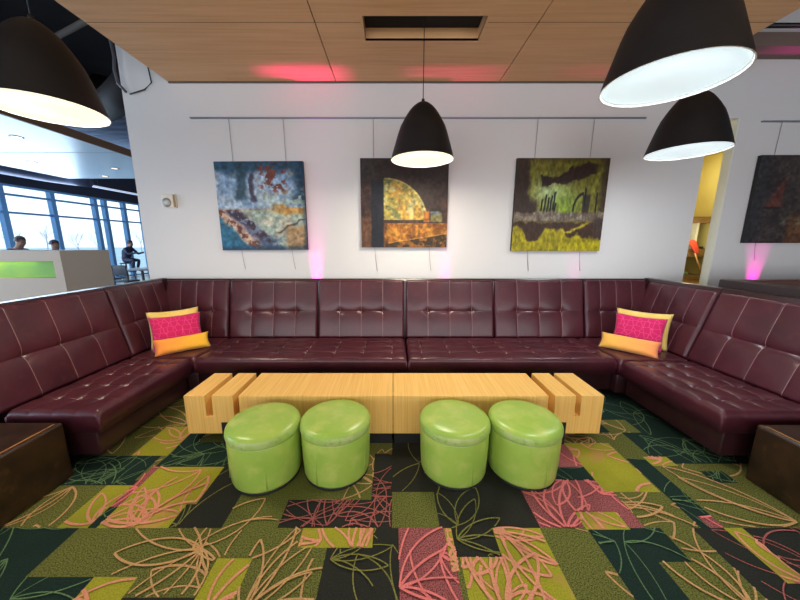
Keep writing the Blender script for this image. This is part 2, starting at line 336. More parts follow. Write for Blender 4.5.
# ------------------------------------------------------------------ upholstery builder
def axis_pts(L, seams, r, base):
    s = set()
    n = max(2, int(L / base))
    for i in range(n + 1): s.add(-L / 2 + L * i / n)
    for q in (0, .04, .15, .32, .55, .8, 1.0): s.add(-L / 2 + q * r); s.add(L / 2 - q * r)
    s = [v for v in s if all(abs(v - c) > .017 for c in seams)]
    for c in seams: s += [c - .014, c - .0045, c - .0016, c + .0016, c + .0045, c + .014]
    return sorted(s)
def cushion(mb, O_, ex, ey, ez, w, h, t, r, sx, sy, buttons, puff=.012, gd=.006, bd=.02, bw=.045, thread='xy', base=.024, taper=0, pinch=False, cr=0):
    """a stitched, buttoned pad: local x in +-w/2, y in +-h/2, back plane z=0, face at z=t"""
    O_, ex, ey, ez = Vector(O_), Vector(ex).normalized(), Vector(ey).normalized(), Vector(ez).normalized()
    X = axis_pts(w, sx, r, base); Yv = axis_pts(h, sy, r, base)
    bx = [-w / 2] + sorted(sx) + [w / 2]; by = [-h / 2] + sorted(sy) + [h / 2]
    def cell(v, b):
        for i in range(len(b) - 1):
            if b[i] <= v <= b[i + 1]: q = (v - b[i]) / (b[i + 1] - b[i]); return 4 * q * (1 - q)
        return 0
    def zf(x, y):
        d = 0
        for L, v in ((w, x), (h, y)):
            e = L / 2 - abs(v)
            if e < r: d += r - math.sqrt(max(0, r * r - (r - e) ** 2))
        d = min(d, r)
        z = t - d + puff * (cell(x, bx) * .5 + .5) * (cell(y, by) * .5 + .5) * (1 - d / r)
        k = 1 - .5 * d / r
        for c in sx: z -= gd * k * math.exp(-abs(x - c) / .012)
        for c in sy: z -= gd * 1.3 * k * math.exp(-abs(y - c) / .012)
        for (cx, cy) in buttons:
            rr = math.hypot(x - cx, y - cy)
            if cr and rr < .16: z -= cr * (math.exp(-abs(x - cx) / .007) + math.exp(-abs(y - cy) / .007)) * math.exp(-rr / .05)
            if rr < .25: z -= bd * math.exp(-(rr / bw) ** 1.1)
        if pinch and len(sx) > 1 and abs(y - sy[0]) < .12:
            e_ = max(0, max(min(sx) - x, x - max(sx))); z -= .009 * math.exp(-abs(y - sy[0]) / .022 - e_ / .04)
        return z
    nx, ny = len(X), len(Yv)
    def P(x, y, z):
        s_ = 1 + taper * (y / h)
        return O_ + ex * (x * s_) + ey * y + ez * z
    vs = [P(x, y, zf(x, y)) for y in Yv for x in X]
    fs = []; ths = []
    onx = [any(abs((X[i] + X[i + 1]) / 2 - c) < .0012 for c in sx) for i in range(nx - 1)]
    ony = [any(abs((Yv[j] + Yv[j + 1]) / 2 - c) < .0012 for c in sy) for j in range(ny - 1)]
    for j in range(ny - 1):
        for i in range(nx - 1):
            f = (j * nx + i, j * nx + i + 1, (j + 1) * nx + i + 1, (j + 1) * nx + i)
            nb = thread == 'b' and (onx[i] or ony[j]) and any(math.hypot((X[i] + X[i + 1]) / 2 - q, (Yv[j] + Yv[j + 1]) / 2 - w_) < .05 for q, w_ in buttons)
            (ths if nb or (onx[i] and 'x' in thread) or (ony[j] and 'y' in thread) else fs).append(f)
    k = len(vs); ring = [i for i in range(nx)] + [j * nx + nx - 1 for j in range(1, ny)] + [(ny - 1) * nx + i for i in range(nx - 2, -1, -1)] + [j * nx for j in range(ny - 2, 0, -1)]
    for q in ring: jj, ii = divmod(q, nx); vs.append(P(X[ii], Yv[jj], 0))
    n = len(ring)
    for a in range(n): fs.append((ring[a], k + a, k + (a + 1) % n, ring[(a + 1) % n]))
    fs.append(tuple(range(k, k + n)))
    i0 = len(mb.v); mb.add(vs, fs, 0, True)
    for f in ths: mb.f.append(tuple(q + i0 for q in f)); mb.m.append(1); mb.sm.append(True)
LM = [M_leather, M_thread]
def back_pad(parent, a, b, side, name='back_cushion', ns=3, thread='x', H0=.412, H1=1.08, f0=None, f1=None):
    """a..b along the wall; side: 'rear','left','right'; f0/f1: face position at seat and at top"""
    L = abs(b - a) - .012; m_ = (a + b) / 2
    if side == 'rear':
        p0, p1 = Vector((m_, f0, H0)), Vector((m_, f1, H1)); ex = Vector((1, 0, 0))
    else:
        p0, p1 = Vector((f0, m_, H0)), Vector((f1, m_, H1)); ex = Vector((0, 1, 0)) if side == 'left' else Vector((0, -1, 0))
    ey = (p1 - p0).normalized(); ez = ex.cross(ey)
    h = (p1 - p0).length; t = .085
    sx = [-L / 2 + L * (i + 1) / (ns + 1) for i in range(ns)]; sy = [-h * .035]
    mb = MB(); cushion(mb, (p0 + p1) / 2 - ez * t, ex, ey, ez, L, h, t, .03, sx, sy, [(x, sy[0]) for x in sx], puff=.008, gd=.0022, bd=.019, bw=.032, thread=thread, pinch=True)
    return mb.build(name, LM, parent)
def seat_pad(parent, x0, x1, y0, y1, sx, sy, buttons, z1=.42, t=.145, **kw):
    mb = MB(); cx, cy = (x0 + x1) / 2, (y0 + y1) / 2
    cushion(mb, (cx, cy, z1 - t), (1, 0, 0), (0, 1, 0), (0, 0, 1), x1 - x0, y1 - y0, t, .035, [v - cx for v in sx], [v - cy for v in sy], [(bx - cx, by - cy) for bx, by in buttons], puff=.010, gd=.0022, bd=.012, bw=.022, thread='b', base=.022, cr=.008)
    return mb.build('seat_cushion', LM, parent)
def panel(parent, name, m_, *b, r=.008):
    mb = MB(); mb.rbox(*b, r); return mb.build(name, m_, parent)
RF0, RF1, RZ = 3.375, 3.53, 1.078      # rear back face at the seat and at the top
LF0, LF1 = -2.53, -2.68
QF0, QF1 = 2.785, 2.985
# rear runs
for (x0, x1, mids, lab) in ((-1.912, .138, (-.878,), 'left-hand burgundy banquette run along the back wall, below the golden arch painting'),
                            (.144, 2.232, (1.183,), 'right-hand burgundy banquette run along the back wall, below the green smoke painting')):
    th = thing('banquette_sofa', ((x0 + x1) / 2, 3.1, 0), lab, 'sofa', 'modules of the burgundy corner banquette')
    xx = [x0 if x0 > 0 else x0, mids[0], x1]
    for a, b in zip(xx, xx[1:]): back_pad(th, a, b, 'rear', f0=RF0, f1=RF1, H1=RZ)
    s0, s1 = (-1.886, x1 - .002) if x0 < 0 else (x0 + .002, 2.125)
    n = 7; cxs = [s0 + (s1 - s0) * (i + .5) / n for i in range(n)]; cys = [2.90, 3.06, 3.22]
    seat_pad(th, s0, s1, 2.715, 3.378, cxs, cys, [(a, b) for a in cxs for b in cys])
    panel(th, 'base_panel', M_base, s0, s1, 2.765, 3.44, .085, .272)
    panel(th, 'plinth', M_black, s0 + .01, s1 - .01, 2.88, 3.44, 0, .085, r=.004)
    mb = MB(); mb.prism([(3.445, 0), (3.615, 0), (3.615, 1.072), (3.595, 1.085), (3.56, 1.085), (3.545, 1.06)], 'x', x0 + (.002 if x0 < 0 else -.0025), x1 + (.0025 if x0 < 0 else -.002)); mb.build('back_frame', M_base, th)
# corner modules
for side, lab in (('left', 'burgundy banquette corner module on the left holding three bright pillows'), ('right', 'burgundy banquette corner module on the right holding three bright pillows')):
    s = -1 if side == 'left' else 1
    F0, F1 = (LF0, LF1) if s < 0 else (QF0, QF1)
    inner = -1.915 if s < 0 else 2.235
    ys0 = 2.735 if s < 0 else 2.675
    th = thing('corner_sofa', ((inner + F0) / 2, 3.1, 0), lab, 'sofa', 'modules of the burgundy corner banquette')
    a, b = (F1 + .01, inner) if s < 0 else (inner, F1 - .01)
    back_pad(th, a, b, 'rear', f0=RF0, f1=RF1, H1=RZ)
    yb0 = 2.805 if s < 0 else 2.742
    back_pad(th, yb0, 3.52, side, f0=F0, f1=F1, H1=1.076 if s < 0 else 1.062)
    si = -1.89 if s < 0 else 2.128
    x0, x1 = sorted((F0 - s * .002, si))
    cxs = [x0 + (x1 - x0) * q for q in (.3, .62)]
    seat_pad(th, x0, x1, ys0, 3.378, cxs, [2.95, 3.15], [(p, q) for p in cxs for q in (2.95, 3.15)])
    panel(th, 'base_panel', M_base, x0, x1, ys0 + .02, 3.44, .085, .272)
    mb = MB(); mb.prism([(3.445, .0), (3.615, .0), (3.615, 1.072), (3.595, 1.085), (3.56, 1.085), (3.545, 1.06)], 'x', *( (F1 - .1, inner) if s < 0 else (inner, F1 + .1)))
    bx = [(F0 + s * .08, 0), (F1 + s * .12, 0), (F1 + s * .12, 1.075), (F1 + s * .1, 1.09), (F1 + s * .03, 1.09), (F1 + s * .015, 1.06)]
    mb.prism(bx, 'y', yb0, 3.615); mb.build('back_frame', M_base, th)
# side benches
for side, lab in (('left', 'burgundy tufted side bench on the left, behind the left brown block'), ('right', 'burgundy tufted side bench on the right, behind the right brown block')):
    s = -1 if side == 'left' else 1
    F0, F1 = (LF0, LF1) if s < 0 else (QF0, QF1)
    inner = -1.915 if s < 0 else 2.135
    y0, y1 = (1.795, 2.728) if s < 0 else (1.785, 2.668)
    yb1 = 2.80 if s < 0 else 2.737
    th = thing('side_bench', ((inner + F0) / 2, (y0 + y1) / 2, 0), lab, 'sofa', 'modules of the burgundy corner banquette')
    back_pad(th, 1.77, yb1, side, f0=F0, f1=F1, H1=1.076 if s < 0 else 1.062)
    x0, x1 = sorted((F0 - s * .002, inner))
    cxs = [x0 + (x1 - x0) * q for q in (.25, .5, .75)]; cys = [y0 + (y1 - y0) * q for q in (.2, .42, .64, .86)]
    seat_pad(th, x0, x1, y0, y1, cxs, cys, [(p, q) for p in cxs for q in cys[0:]])
    pi = inner + s * .07
    a, b = sorted((F0 + s * .05, pi))
    panel(th, 'base_panel', M_base, a, b, y0 + .035, y1, .085, .272)
    a, b = sorted((F0 + s * .05, inner + s * .19))
    panel(th, 'plinth', M_black, a, b, y0 + .14, y1, 0, .085, r=.004)
    mb = MB(); bx = [(F0 + s * .08, 0), (F1 + s * .12, 0), (F1 + s * .12, 1.075), (F1 + s * .1, 1.09), (F1 + s * .03, 1.09), (F1 + s * .015, 1.06)]
    mb.prism(bx, 'y', 1.77, yb1); mb.build('back_frame', M_base, th)
# bench of the next bay on the right
th = thing('bay_sofa', (3.4, 2.2, 0), 'dark booth sofa of the next bay, its back rising behind the right side bench', 'sofa')
panel(th, 'back_frame', mat('near_black_vinyl', (40, 26, 26), .5), 3.225, 3.33, 1.5, 2.985, 0, 1.15, r=.012)
mb = MB(); cushion(mb, (3.34, 2.24, .77), (0, -1, 0), (0, 0, 1), (1, 0, 0), 1.46, .7, .12, .03, [-.36, 0, .36], [.02], [(-.36, .02), (0, .02), (.36, .02)]); mb.build('back_cushion', LM, th)
panel(th, 'seat_cushion', M_leather, 3.46, 4.05, 1.5, 2.98, .28, .42, r=.03)
panel(th, 'base_panel', M_base, 3.34, 4.0, 1.52, 2.96, 0, .28)
mb = MB(); mb.rbox(3.335, 6.2, 2.86, 2.985, .3, 1.146, .01); mb.rbox(4.06, 6.2, 2.3, 2.86, .0, .42, .02); mb.build('wing_back', mat('brown_vinyl', (84, 52, 42), .45), th)

# ------------------------------------------------------------------ pillows
def pillow(name, bl, br, hgt, lean, thick, m_, label, group):
    """bl, br: bottom corners on the seat; hgt along the leaning face; lean: horizontal shift of the top away from the room"""
    bl, br = Vector(bl), Vector(br); w = (br - bl).length; ex = (br - bl).normalized()
    hz = Vector((-ex.y, ex.x, 0)).normalized()
    ey = (Vector((0, 0, 1)) * math.cos(lean) + hz * math.sin(lean)); ey = (ey - ex * ey.dot(ex)).normalized(); ez = ex.cross(ey)
    n = 24; mb = MB(); ctr = (bl + br) / 2 + ey * (hgt / 2)
    for sg in (1, -1):
        vs = []
        for j in range(n + 1):
            for i in range(n + 1):
                u, v = -1 + 2 * i / n, -1 + 2 * j / n
                pin = 1 - .07 * (1 - v * v) * abs(u) ** 3; piv = 1 - .09 * (1 - u * u) * abs(v) ** 3
                z = thick / 2 * (max(0, (1 - u ** 4) * (1 - v ** 4))) ** .55 * (1 + .08 * math.sin(7 * u + 3 * v) * (abs(u) + abs(v)) / 2)
                vs.append(ctr + ex * (u * w / 2 * pin) + ey * (v * hgt / 2 * piv) + ez * (z * sg))
        mb.add(vs, [(j * (n + 1) + i, j * (n + 1) + i + 1, (j + 1) * (n + 1) + i + 1, (j + 1) * (n + 1) + i) for j in range(n) for i in range(n)], 0, True)
    o = mb.build(name, m_, loc=(bl + br) / 2)
    b = bmesh.new(); b.from_mesh(o.data); bmesh.ops.remove_doubles(b, verts=b.verts[:], dist=.0004); bmesh.ops.recalc_face_normals(b, faces=b.faces[:]); b.to_mesh(o.data); b.free()
    tag(o, label, 'pillow', group)
    return o
def hexmat():
    m = mat('magenta_hex_cloth', (206, 20, 100), .85, sheen=.2); t = m.node_tree; p = t.nodes['Principled BSDF']
    tc = t.nodes.new('ShaderNodeTexCoord'); v = t.nodes.new('ShaderNodeTexVoronoi'); v.feature = 'DISTANCE_TO_EDGE'; v.inputs['Scale'].default_value = 20; v.inputs['Randomness'].default_value = .35
    t.links.new(tc.outputs['Object'], v.inputs['Vector'])
    r = t.nodes.new('ShaderNodeMapRange'); r.inputs['From Min'].default_value = .02; r.inputs['From Max'].default_value = .05; t.links.new(v.outputs['Distance'], r.inputs['Value'])
    x = t.nodes.new('ShaderNodeMix'); x.data_type = 'RGBA'; x.inputs['A'].default_value = lin(228, 70, 132); x.inputs['B'].default_value = lin(204, 14, 92); t.links.new(r.outputs[0], x.inputs['Factor']); t.links.new(x.outputs['Result'], p.inputs['Base Color'])
    return m
def dyed(name, c0, c1):
    m = mat(name, c0, .8, sheen=.2, bump=(14, .4, .02)); t = m.node_tree; p = t.nodes['Principled BSDF']
    tc = t.nodes.new('ShaderNodeTexCoord'); s_ = t.nodes.new('ShaderNodeSeparateXYZ'); t.links.new(tc.outputs['Generated'], s_.inputs[0])
    n = t.nodes.new('ShaderNodeTexNoise'); n.inputs['Scale'].default_value = 5; mp = t.nodes.new('ShaderNodeMapping'); mp.inputs['Scale'].default_value = (.6, .6, 4); t.links.new(tc.outputs['Generated'], mp.inputs[0]); t.links.new(mp.outputs[0], n.inputs['Vector'])
    a = t.nodes.new('ShaderNodeMath'); a.operation = 'MULTIPLY_ADD'; a.inputs[1].default_value = .45; a.inputs[2].default_value = -.22; t.links.new(n.outputs['Fac'], a.inputs[0])
    b = t.nodes.new('ShaderNodeMath'); b.operation = 'ADD'; b.use_clamp = True; t.links.new(a.outputs[0], b.inputs[0]); t.links.new(s_.outputs[0], b.inputs[1])
    x = t.nodes.new('ShaderNodeMix'); x.data_type = 'RGBA'; x.inputs['A'].default_value = lin(*c0); x.inputs['B'].default_value = lin(*c1); t.links.new(b.outputs[0], x.inputs['Factor']); t.links.new(x.outputs['Result'], p.inputs['Base Color'])
    return m
M_hex = hexmat(); M_cream = mat('cream_yellow_cloth', (240, 208, 112), .85, noise=(6, (228, 192, 96), .4, .7), sheen=.2)
zs = .428
grp = 'throw pillows in the corners'
pillow('lumbar_pillow', (-2.275, 2.74, zs), (-1.92, 3.06, zs), .165, .5, .11, dyed('orange_dye_left', (244, 128, 62), (248, 190, 40)), 'orange to yellow dyed long pillow in front of the left pile, left corner', grp)
pillow('throw_pillow', (-2.385, 2.86, zs), (-2.045, 3.15, zs), .35, .26, .09, M_hex, 'magenta hexagon-patterned pillow in the left corner, between yellow and orange pillows', grp)
pillow('throw_pillow', (-2.455, 2.93, zs), (-2.11, 3.23, zs), .39, .2, .09, M_cream, 'pale yellow pillow rearmost of three in the left corner', grp)
pillow('lumbar_pillow', (2.165, 3.06, zs), (2.49, 2.69, zs), .165, .5, .11, dyed('orange_dye_right', (246, 186, 74), (246, 142, 88)), 'yellow to orange dyed long pillow in front of the right pile, right corner', grp)
pillow('throw_pillow', (2.36, 3.15, zs), (2.65, 2.84, zs), .345, .26, .09, M_hex, 'magenta hexagon-patterned pillow in the right corner, between yellow and orange pillows', grp)
pillow('throw_pillow', (2.42, 3.22, zs), (2.75, 2.89, zs), .38, .2, .09, M_cream, 'pale yellow pillow rearmost of three in the right corner', grp)

# ------------------------------------------------------------------ low tables
TY0, TY1, TZ0, TZ1 = 2.062, 2.462, .086, .393
for s, lab in ((-1, 'left half of the long maple low table, with two slots at its left end'), (1, 'right half of the long maple low table, with two slots at its right end')):
    th = thing('low_table', (s * .76, 2.25, 0), lab, 'table', 'maple beam low tables')
    e = -1.545 if s < 0 else 1.558
    gr = [(-1.392, -1.34), (-1.184, -1.14)] if s < 0 else [(1.148, 1.2), (1.352, 1.394)]
    in0 = -.002 if s < 0 else .002
    pts = [(e, TZ0), (e, TZ1)] if s < 0 else [(in0, TZ0), (in0, TZ1)]
    for a, b in gr: pts += [(a, TZ1), (a, TZ1 - .165), (b, TZ1 - .165), (b, TZ1)]
    pts += [(in0, TZ1), (in0, TZ0)] if s < 0 else [(e, TZ1), (e, TZ0)]
    mb = MB()
    # solid beam made of slabs so that the slots stay open
    xs_ = sorted({p[0] for p in pts})
    mb.prism(pts, 'y', TY0, TY1)
    o = mb.build('table_top', M_oak, th)
    bv = o.modifiers.new('edge', 'BEVEL'); bv.width = .002; bv.segments = 1; bv.limit_method = 'ANGLE'
    xa = -1.285 if s < 0 else 1.298
    a, b = sorted((xa, s * .01)); mb = MB(); mb.box(a, b, TY0 + .008, TY1 - .01, 0, TZ0 - .001); mb.build('base_plinth', M_black, th)
    a, b = sorted((xa, xa - s * .16)); mb = MB(); mb.box(a, b, TY0 - .004, TY0 - .0005, .0, .18); mb.build('leg_plate', M_black, th)

# ------------------------------------------------------------------ poufs
def make_pouf():
    th = thing('pouf', (0, 0, 0), '', 'stool', 'round green vinyl stools in front of the table')
    mb = MB(); mb.lathe([(0, 0), (.212, 0), (.214, .012), (0, .0125)]); mb.build('base_disc', M_black, th)
    pr = [(0, .014), (.2, .014), (.212, .018), (.216, .03), (.221, .12), (.224, .22), (.2245, .296), (.222, .303)]
    mb = MB(); mb.lathe(pr, n=64)
    for a in (-1.2, .5, 2.0, 3.6):   # piped side seams
        mb.tube([(.2225 * math.cos(a), .2225 * math.sin(a), z) for z in (.03, .12, .22, .3)], .0018, 6)
    mb.build('body', M_green, th)
    mb = MB(); mb.lathe([(.2215, .303), (.2265, .306), (.229, .315), (.2305, .33), (.2295, .342), (.226, .352)], n=64); mb.build('rim_band', M_greenrim, th)
    mb = MB(); mb.lathe([(.226, .352), (.221, .360), (.212, .367), (.2, .372), (.17, .378), (.1, .383), (.04, .385), (.0001, .3855)], n=64); mb.build('seat_pad', M_green, th)
    return th
pf = make_pouf()
for i, (x, y, lab, rz) in enumerate(((-.838, 1.786, 'green vinyl pouf, leftmost of four in front of the table', 0), (-.379, 1.826, 'green vinyl pouf second from left, tops the left pair', .7),
                                     (.407, 1.826, 'green vinyl pouf, left-hand one of the right pair', 0), (.867, 1.82, 'green vinyl pouf, rightmost of the four in front of the table', 1.4))):
    o = pf if i == 0 else copy_tree(pf)
    o.scale = (.997, .997, 1.03); o.location = (x, y, 0); o.rotation_euler = (0, 0, rz); o['label'] = lab
    if i == 1: o['label'] = 'green vinyl pouf right-hand of the left pair, beside the leftmost pouf'
# brown blocks at the front ends
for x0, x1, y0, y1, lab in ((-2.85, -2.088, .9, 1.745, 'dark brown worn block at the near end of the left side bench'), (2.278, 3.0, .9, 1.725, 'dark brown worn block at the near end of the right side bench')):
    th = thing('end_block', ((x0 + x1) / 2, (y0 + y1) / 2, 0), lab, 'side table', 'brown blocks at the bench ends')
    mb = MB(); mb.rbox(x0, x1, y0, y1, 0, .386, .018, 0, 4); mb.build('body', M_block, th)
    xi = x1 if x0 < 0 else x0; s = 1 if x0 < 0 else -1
    mb = MB(); mb.tube([(xi - s * .03, y0 + .03, .3845), (xi - s * .03, y1 - .03, .3845)], .0055, 8); mb.build('edge_highlight', M_edge, th)  # thin tan tube stands in for the highlight on the top edge

# ------------------------------------------------------------------ pendants
def pendant(x, y, z, warm, lab, top=None):
    th = thing('pendant_lamp', (x, y, z), lab, 'lamp', 'charcoal dome pendant lamps')
    Rr, Hh = .27, .447
    q = [(0.0, .12), (.008, .17), (.03, .225), (.07, .31), (.13, .405), (.2, .49), (.29, .585), (.41, .695), (.54, .775), (.68, .845), (.79, .9), (.89, .95), (.96, .98), (1.0, 1.0)]
    out = [(r * Rr, z + Hh * (1 - t_)) for t_, r in q]
    inn = [(r - .006, zz_ - .004) for r, zz_ in out[::-1]]; inn[0] = (Rr - .006, z)
    mb = MB(); mb.lathe([(.0001, z + Hh)] + out, n=64); mb.build('shade', M_shade, th)
    mb = MB(); mb.lathe([(Rr, z), (Rr - .006, z)] + inn[1:], n=64); mb.build('shade_lining', M_shadein, th)
    mb = MB(); mb.lathe([(.0001, z + .012), (Rr - .012, z + .012), (Rr - .012, z + .016), (.0001, z + .016)], n=64); mb.build('diffuser', M_warm if warm else M_cool, th)
    mb = MB(); mb.lathe([(.0001, z + Hh + .03), (.012, z + Hh + .03), (.016, z + Hh), (.0001, z + Hh - .002)], n=20); mb.build('cord_grip', M_cord, th)
    mb = MB(); mb.tube([(x, y, z + Hh + .02), (x, y, top or zc - .002)], .0035, 8)
    mb.build('cord', M_cord, th)
    for ch in th.children:
        if ch.name.split('.')[0] != 'cord':
            ch.location = (0, 0, 0)
            for v in ch.data.vertices: v.co.x += x; v.co.y += y
    l = bpy.data.lights.new('lamp_light', 'AREA'); l.shape = 'DISK'; l.size = .5; l.energy = 23 if warm else 13; l.color = (1, .9, .72) if warm else (.88, .96, 1)
    o = bpy.data.objects.new('lamp_light', l); C.objects.link(o); o.parent = th; o.location = (0, 0, .009)
    return th
pendant(.252, 2.80, 2.205, True, 'charcoal dome pendant lamp hanging from the ceiling slot before the arch painting', zc + .1)
pendant(-1.998, 1.93, 2.255, True, 'charcoal dome pendant lamp with warm light above the left side bench')
pendant(1.285, 1.58, 2.237, False, 'largest charcoal dome pendant lamp with cool white light, nearest on the right')
pendant(2.373, 2.635, 2.223, False, 'charcoal dome pendant lamp with cool light hanging before the yellow alcove')

# ------------------------------------------------------------------ picture rails and paintings
for x0, x1, z, lab in ((-2.245, 2.80, 2.86, 'thin aluminium picture rail above the three paintings'), (4.094, 8.0, 2.825, 'thin aluminium picture rail above the dark painting, right of alcove')):
    mb = MB(); mb.box(x0, x1, WY - .022, WY - .001, z - .007, z + .007); tag(mb.build('picture_rail', M_alu, loc=((x0 + x1) / 2, WY - .01, z)), lab, 'picture rail')
def vnoise(u, v, f, seed):
    rs = np.random.RandomState(seed); gN = rs.rand(64, 64)
    x, y = (u * f) % 63, (v * f) % 63; i, j = np.floor(x).astype(int), np.floor(y).astype(int); a, b = x - i, y - j
    a = a * a * (3 - 2 * a); b = b * b * (3 - 2 * b)
    return (gN[j, i] * (1 - a) + gN[j, i + 1] * a) * (1 - b) + (gN[j + 1, i] * (1 - a) + gN[j + 1, i + 1] * a) * b
def fbm(u, v, f, seed, oc=4):
    return sum(vnoise(u, v, f * 2 ** k, seed + k) / 2 ** k for k in range(oc)) / sum(.5 ** k for k in range(oc))
N = 110
vv, uu = np.meshgrid((np.arange(N) + .5) / N, (np.arange(N) + .5) / N, indexing='ij')   # vv from the top
def sm(a, b, x): t_ = np.clip((x - a) / (b - a), 0, 1); return t_ * t_ * (3 - 2 * t_)
def lay(img, mask, col): mask = np.clip(mask, 0, 1)[..., None]; return img * (1 - mask) + np.array(col, float) * mask
def art_blue():
    u = uu + (fbm(uu, vv, 7, 3) - .5) * .10; v = vv + (fbm(uu, vv, 7, 9) - .5) * .10
    n1, n2, n3 = fbm(uu, vv, 9, 21), fbm(uu, vv, 18, 31), fbm(uu, vv, 5, 41)
    im = np.zeros((N, N, 3)) + (142, 172, 204)
    im = lay(im, sm(.45, .6, n1) * .7, (190, 205, 222)); im = lay(im, (1 - sm(.06, .16, v)) * .85, (24, 62, 88)); im = lay(im, sm(.82, .97, u) * (1 - sm(.42, .5, v)), (20, 58, 86))
    im = lay(im, (sm(.2, .24, u) - sm(.3, .36, u)) * (1 - sm(.4, .48, v)) * .8, (40, 70, 86)); im = lay(im, (sm(.36, .39, u) - sm(.42, .46, u)) * sm(.08, .14, v) * (1 - sm(.4, .46, v)) * .85, (58, 48, 72))
    im = lay(im, sm(.5, .56, n2) * (sm(.45, .55, u) - sm(.75, .85, u)) * (1 - sm(.33, .42, v)) * .9, (122, 58, 44))
    im = lay(im, sm(.5, .6, n1) * sm(.75, .85, u) * (sm(.1, .2, v) - sm(.3, .4, v)), (150, 104, 60)); im = lay(im, sm(.3, .4, v) * (1 - sm(.5, .53, v)) * sm(.44, .54, n2) * sm(.4, .5, u) * .8, (176, 196, 186))
    low = sm(.525, .54, vv)
    im = lay(im, low, (168, 186, 174)); im = lay(im, low * sm(.5, .6, n1) * .7, (208, 200, 178))
    d = v - .5 - (u - .12) * .95
    im = lay(im, low * sm(-.12, -.02, d) * .9, (110, 118, 152)); im = lay(im, low * (sm(-.1, -.05, d) - sm(.02, .1, d)) * sm(.4, .5, n2), (60, 46, 62)); im = lay(im, low * sm(.06, .12, d) * .9, (214, 178, 150)); im = lay(im, low * sm(.08, .14, d) * sm(.5, .56, n2), (120, 70, 60))
    im = lay(im, low * sm(.2, .28, d), (46, 112, 146)); im = lay(im, sm(.8, .92, v) * sm(.35, .5, u) * sm(.4, .55, n1) * .8, (64, 84, 116)); im = lay(im, sm(.72, .8, u) * sm(.68, .76, v) * .75, (172, 124, 76))
    im = lay(im, (sm(.47, .5, v) - sm(.55, .6, v)) * sm(.55, .72, u) * .9, (206, 150, 62)); im = lay(im, np.exp(-((vv - .53) / .009) ** 2) * .8, (196, 150, 112))
    im = lay(im, np.exp(-((v - .83 + (u - .6) * .5) / .012) ** 2) * sm(.65, .7, u) * .8, (60, 44, 40)); im = lay(im, sm(.93, .98, vv) * .6 + sm(.96, .99, uu) * .6, (26, 56, 84))
    return im * (.60 + .60 * fbm(uu, vv, 30, 77, 2))[..., None]
def art_arch():
    n1, n2 = fbm(uu, vv, 8, 5), fbm(uu, vv, 20, 15)
    im = np.zeros((N, N, 3)) + (58, 40, 36); im = lay(im, sm(.45, .62, n1) * .8, (84, 58, 48)); im = lay(im, (1 - sm(.15, .3, vv)) * .7, (44, 32, 30))
    im = lay(im, (1 - sm(.14, .17, uu)) * (1 - sm(.24, .3, vv)) * .6, (50, 44, 44)); im = lay(im, (sm(.11, .13, uu) - sm(.25, .265, uu)) * sm(.22, .26, vv), (26, 28, 40))
    im = lay(im, (1 - sm(.1, .13, uu)) * sm(.62, .66, vv), (108, 72, 50))
    r = np.hypot(uu - .28, (vv - .70)); ins = (1 - sm(.475, .487, r)) * sm(.262, .27, uu) * (1 - sm(.675, .685, vv))
    im = lay(im, ins, (188, 168, 78)); im = lay(im, ins * sm(.48, .58, n2), (122, 128, 78)); im = lay(im, ins * sm(.54, .62, n1), (206, 160, 66)); im = lay(im, ins * sm(.55, .65, fbm(uu, vv, 12, 55)) * .8, (196, 190, 130))
    edge = np.exp(-((r - .481) / .008) ** 2) * sm(.27, .28, uu) * (1 - sm(.67, .68, vv)); im = lay(im, edge * .8, (226, 206, 120))
    band = sm(.715, .725, vv) * sm(.265, .275, uu); im = lay(im, band, (164, 100, 34)); im = lay(im, band * sm(.48, .6, n2), (196, 132, 46)); im = lay(im, band * sm(.52, .62, n1) * .8, (110, 62, 26))
    dg = vv - .95 + (uu - .3) * .16; im = lay(im, sm(0, .012, dg) * sm(.27, .28, uu) * .9, (58, 46, 30)); im = lay(im, sm(0, .012, dg) * sm(.5, .6, n2) * sm(.3, .4, uu), (150, 96, 40)); im = lay(im, np.exp(-(dg / .006) ** 2) * sm(.3, .34, uu) * .8, (214, 160, 80))
    im = lay(im, (sm(.72, .73, uu) - sm(.79, .8, uu)) * (sm(.57, .6, vv) - sm(.7, .71, vv)), (186, 112, 42)); im = lay(im, (sm(.8, .81, uu) - sm(.93, .95, uu)) * (sm(.58, .61, vv) - sm(.7, .71, vv)), (126, 116, 72)); im = lay(im, (sm(.8, .81, uu) - sm(.9, .93, uu)) * (sm(.58, .59, vv) - sm(.61, .63, vv)), (108, 122, 128))
    return im * (.52 + .68 * fbm(uu, vv, 34, 78, 2))[..., None]
